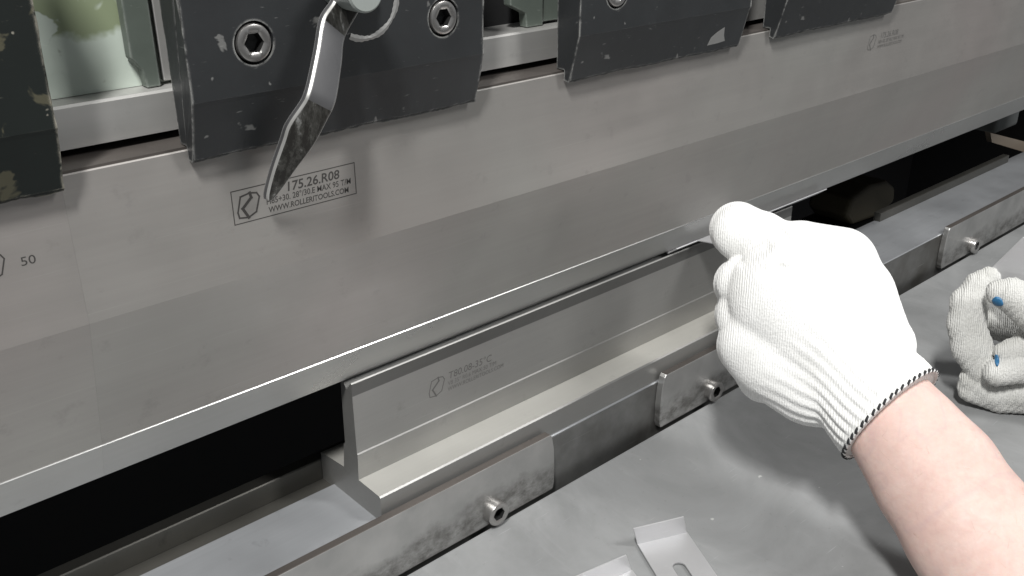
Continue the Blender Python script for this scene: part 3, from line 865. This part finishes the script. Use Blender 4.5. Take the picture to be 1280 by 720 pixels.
# small tucks
for (px, py, dd, lx, ly, amp, wd) in ((985, 300, 566, 24, 16, 2.6, 2.2), (966, 338, 562, 22, -6, 2.2, 2.6), (979, 335, 560, 8, 2, 1.8, 2.0), (945, 320, 572, 30, -18, 2.5, 2.6)):
    a = cp(px - lx / 2, py - ly / 2, dd)[:2]; b = cp(px + lx / 2, py + ly / 2, dd)[:2]
    q = G[..., :2] * (dd / G[..., 2:3])
    t = np.clip(((q - a) @ (b - a)) / ((b - a) @ (b - a)), 0, 1)
    e = np.linalg.norm(q - a - t[..., None] * (b - a), axis=-1)
    D = D + amp * np.exp(-(e / wd) ** 2) * (G[..., 2] < dd + 14)
D = np.maximum(D, s_ax - 0.0)                   # the cuff ends square to the arm
gV, gF = surface_net(D, lo, st)
glove = net_object('glove', gV, gF, M_glove, person, P_ORG, 1)
glove['label'] = 'white knit glove on the reaching fist with black stitched cuff'

# overlocked cuff edge: white roll and black stitches round the wrist
def cuff_radius(a, s=-2.0):
    d = NV * math.cos(a) + SV * math.sin(a)
    r = np.arange(20, 48, 0.2)
    p = CUFF + AXIS * s + d * r[:, None]
    val = sd_chain(p, gl, 2.4)
    k = np.argmax(val > 0)
    return r[k]
N = 150
A = np.linspace(0, 2 * math.pi, N, endpoint=False)
Rr = np.array([cuff_radius(a) for a in A])
Rr = (Rr + np.roll(Rr, 1) + np.roll(Rr, -1)) / 3
def ring_pt(a, s, dr):
    r = np.interp(a % (2 * math.pi), np.append(A, 2 * math.pi), np.append(Rr, Rr[0]))
    return CUFF + AXIS * s + (NV * math.cos(a) + SV * math.sin(a)) * (r + dr)
V = []; F = []; n = 8
for i, a in enumerate(A):
    for j in range(n):
        t = 2 * math.pi * j / n
        V.append(c2w(ring_pt(a, -0.3 + 1.1 * math.sin(t), -0.3 + 1.2 * math.cos(t))))
for i in range(N):
    for j in range(n):
        F.append((i * n + j, i * n + (j + 1) % n, ((i + 1) % N) * n + (j + 1) % n, ((i + 1) % N) * n + j))
def under(nm, V, F, mat, par):
    q = mesh_mm(nm, V, F, mat, None, (0, 0, 0), True); q.data.transform(Matrix.Translation(-Vector(P_ORG) * MM))
    q.parent = par; q.location = (0, 0, 0); return q
under('cuff_roll', V, F, M_glove, glove)
V = []; F = []
for q in range(46):
    a0 = 2 * math.pi * (q + random.uniform(-.14, .14)) / 46; da = 0.115
    k = len(V)
    for i in range(5):                          # a short slanted thread over the roll
        u = i / 4; a = a0 + da * u; s = -1.0 + 1.5 * u
        hgt = 1.25 - 0.9 * abs(2 * u - 1) ** 3
        for (ds, dr) in ((-0.8, -0.7), (-0.8, 0.3), (0.8, 0.3), (0.8, -0.7)):
            V.append(c2w(ring_pt(a - ds * 0.012, s + ds * 0.7, hgt + dr - 0.1)))
    for i in range(4):
        for j in range(4): F.append((k + 4 * i + j, k + 4 * i + (j + 1) % 4, k + 4 * i + 4 + (j + 1) % 4, k + 4 * i + 4 + j))
    F.append((k, k + 1, k + 2, k + 3)); F.append((k + 19, k + 18, k + 17, k + 16))
under('cuff_stitching', V, F, M_black, glove)

# fine hairs on the forearm
V = []; F = []
bmh = bmesh.new(); bmh.from_mesh(person.data); bmh.faces.ensure_lookup_table()
cand = []
for fc in bmh.faces:
    w = np.array(fc.calc_center_median()) / MM + np.array(P_ORG)
    c = RM @ (w - CC); rel_ = c - CUFF
    s = rel_ @ AXIS
    if 8 < s < 190 and abs(c[2] - 520) < 80: cand.append((w, np.array(fc.normal), s))
bmh.free()
axw = RM.T @ AXIS
for (w, nn, s) in random.sample(cand, min(260, len(cand))):
    d = -axw * random.uniform(.2, .9) + np.array([random.gauss(0, .5), random.gauss(0, .5), random.gauss(0, .5)])
    d -= nn * (d @ nn); d /= np.linalg.norm(d)
    sd = np.cross(d, nn); L = random.uniform(4, 9); k = len(V)
    for i in range(4):
        u = i / 3; p_ = w + d * L * u + nn * (0.1 + 1.1 * math.sin(u * 2.2))
        wd_ = 0.032 * (1 - u * 0.7)
        V += [p_ - sd * wd_, p_ + sd * wd_]
    for i in range(3): F.append((k + 2 * i, k + 2 * i + 1, k + 2 * i + 3, k + 2 * i + 2))
h = mesh_mm('arm_hair', V, F, M_hair, None, (0, 0, 0)); h.data.transform(Matrix.Translation(-Vector(P_ORG) * MM)); h.parent = person; h.location = (0, 0, 0)
h['kind'] = 'stuff'

# --- the second glove, palm side, pinching a bracket
g2 = [[(1236, 347, 700, 14), (1225, 358, 702, 19), (1212, 379, 704, 23), (1208, 406, 706, 23), (1215, 434, 707, 25), (1228, 458, 707, 22)],
      [(1250, 366, 678, 17), (1264, 369, 676, 22), (1290, 386, 676, 27), (1340, 420, 674, 36)],
      [(1258, 441, 692, 15), (1282, 434, 690, 19), (1320, 430, 688, 24)],
      [(1246, 466, 692, 17), (1276, 460, 690, 19), (1320, 452, 688, 26)],
      [(1216, 474, 712, 17), (1244, 490, 708, 19), (1276, 488, 704, 21), (1320, 478, 700, 26)],
      [(1214, 486, 715, 17), (1250, 498, 710, 18), (1320, 496, 704, 23)],
      [(1240, 404, 740, 20), (1270, 408, 738, 24), (1320, 420, 734, 30)],
      [(1310, 440, 697, 44), (1370, 472, 684, 48)]]
G, lo, st = grid((285, -25, 612), (405, 118, 758), 1.25)
D = sd_chain(G, g2, 1.5)
q = G - cp(1245, 420, 697)
D = D - 0.42 * np.sin(q[..., 0] * 1.25 + q[..., 1] * 0.5 + 0.8 * np.sin(q[..., 1] * 0.35))
gV, gF = surface_net(D, lo, st)
glove2 = net_object('glove', gV, gF, M_glove2, person, P_ORG, 1)
glove2['label'] = 'soiled white knit glove with blue dots, pinching a bracket at the right edge'
def dot(px, py, a, b, tilt):
    """rubber dot following the knit under it"""
    dd = np.arange(622, 752, 0.25)
    def hit(x, y):
        val = sd_chain(np.array([cp(x, y, d) for d in dd]), g2, 1.5)
        return dd[np.argmax(val < 0)] if (val < 0).any() else None
    d0 = hit(px, py)
    V = []; F = []; n = 18
    def put(x, y, lift):
        d = hit(x, y)
        d = d0 + 3 if d is None or abs(d - d0) > 6 else d
        V.append(c2w(cp(x, y, d - lift)))
    put(px, py, 1.5)
    for r, l in ((0.55, 1.45), (0.9, 1.0), (1.0, -0.6)):
        for i in range(n):
            t = 2 * math.pi * i / n; w_ = 1 + 0.10 * math.sin(3 * t + 1)
            x = a * r * w_ * math.cos(t) * math.cos(tilt) - b * r * math.sin(t) * math.sin(tilt)
            y = a * r * w_ * math.cos(t) * math.sin(tilt) + b * r * math.sin(t) * math.cos(tilt)
            put(px + x, py + y, l)
    for i in range(n): F.append((0, 1 + i, 1 + (i + 1) % n))
    for k in range(2):
        for i in range(n): F.append((1 + k * n + i, 1 + k * n + (i + 1) % n, 1 + (k + 1) * n + (i + 1) % n, 1 + (k + 1) * n + i))
    under('grip_dot', V, F, M_blue, glove2)
dot(1247, 377, 8, 6, 0.5)
dot(1246, 450, 8, 3.2, 1.45)

# bracket pinched by the second glove
hb = [cp(1237, 337, 700), cp(1279, 296, 686), cp(1345, 352, 678), cp(1300, 395, 694)]
hbw = [c2w(x) for x in hb]
nrm = np.cross(hbw[1] - hbw[0], hbw[3] - hbw[0]); nrm /= np.linalg.norm(nrm)
ho = tuple(np.mean(hbw, 0))
hbt = thing('bracket', 'sheet metal bracket pinched in the soiled glove at the right edge', 'bracket', ho)
v, f = quat_prism(hbw, nrm, 1.0); bevel(mesh_mm('plate', v, f, M_zinc, hbt, ho), 0.25)
e0, e1 = hbw[0], hbw[3]
fl_ = [e0, e1, e1 + RM.T @ np.array([-2, 6, 9.0]), e0 + RM.T @ np.array([2, 9, 9.0])]
v, f = quat_prism(fl_, np.cross(fl_[1] - fl_[0], fl_[3] - fl_[0]), 1.0); bevel(mesh_mm('flange', v, f, M_zinc, hbt, ho), 0.25)
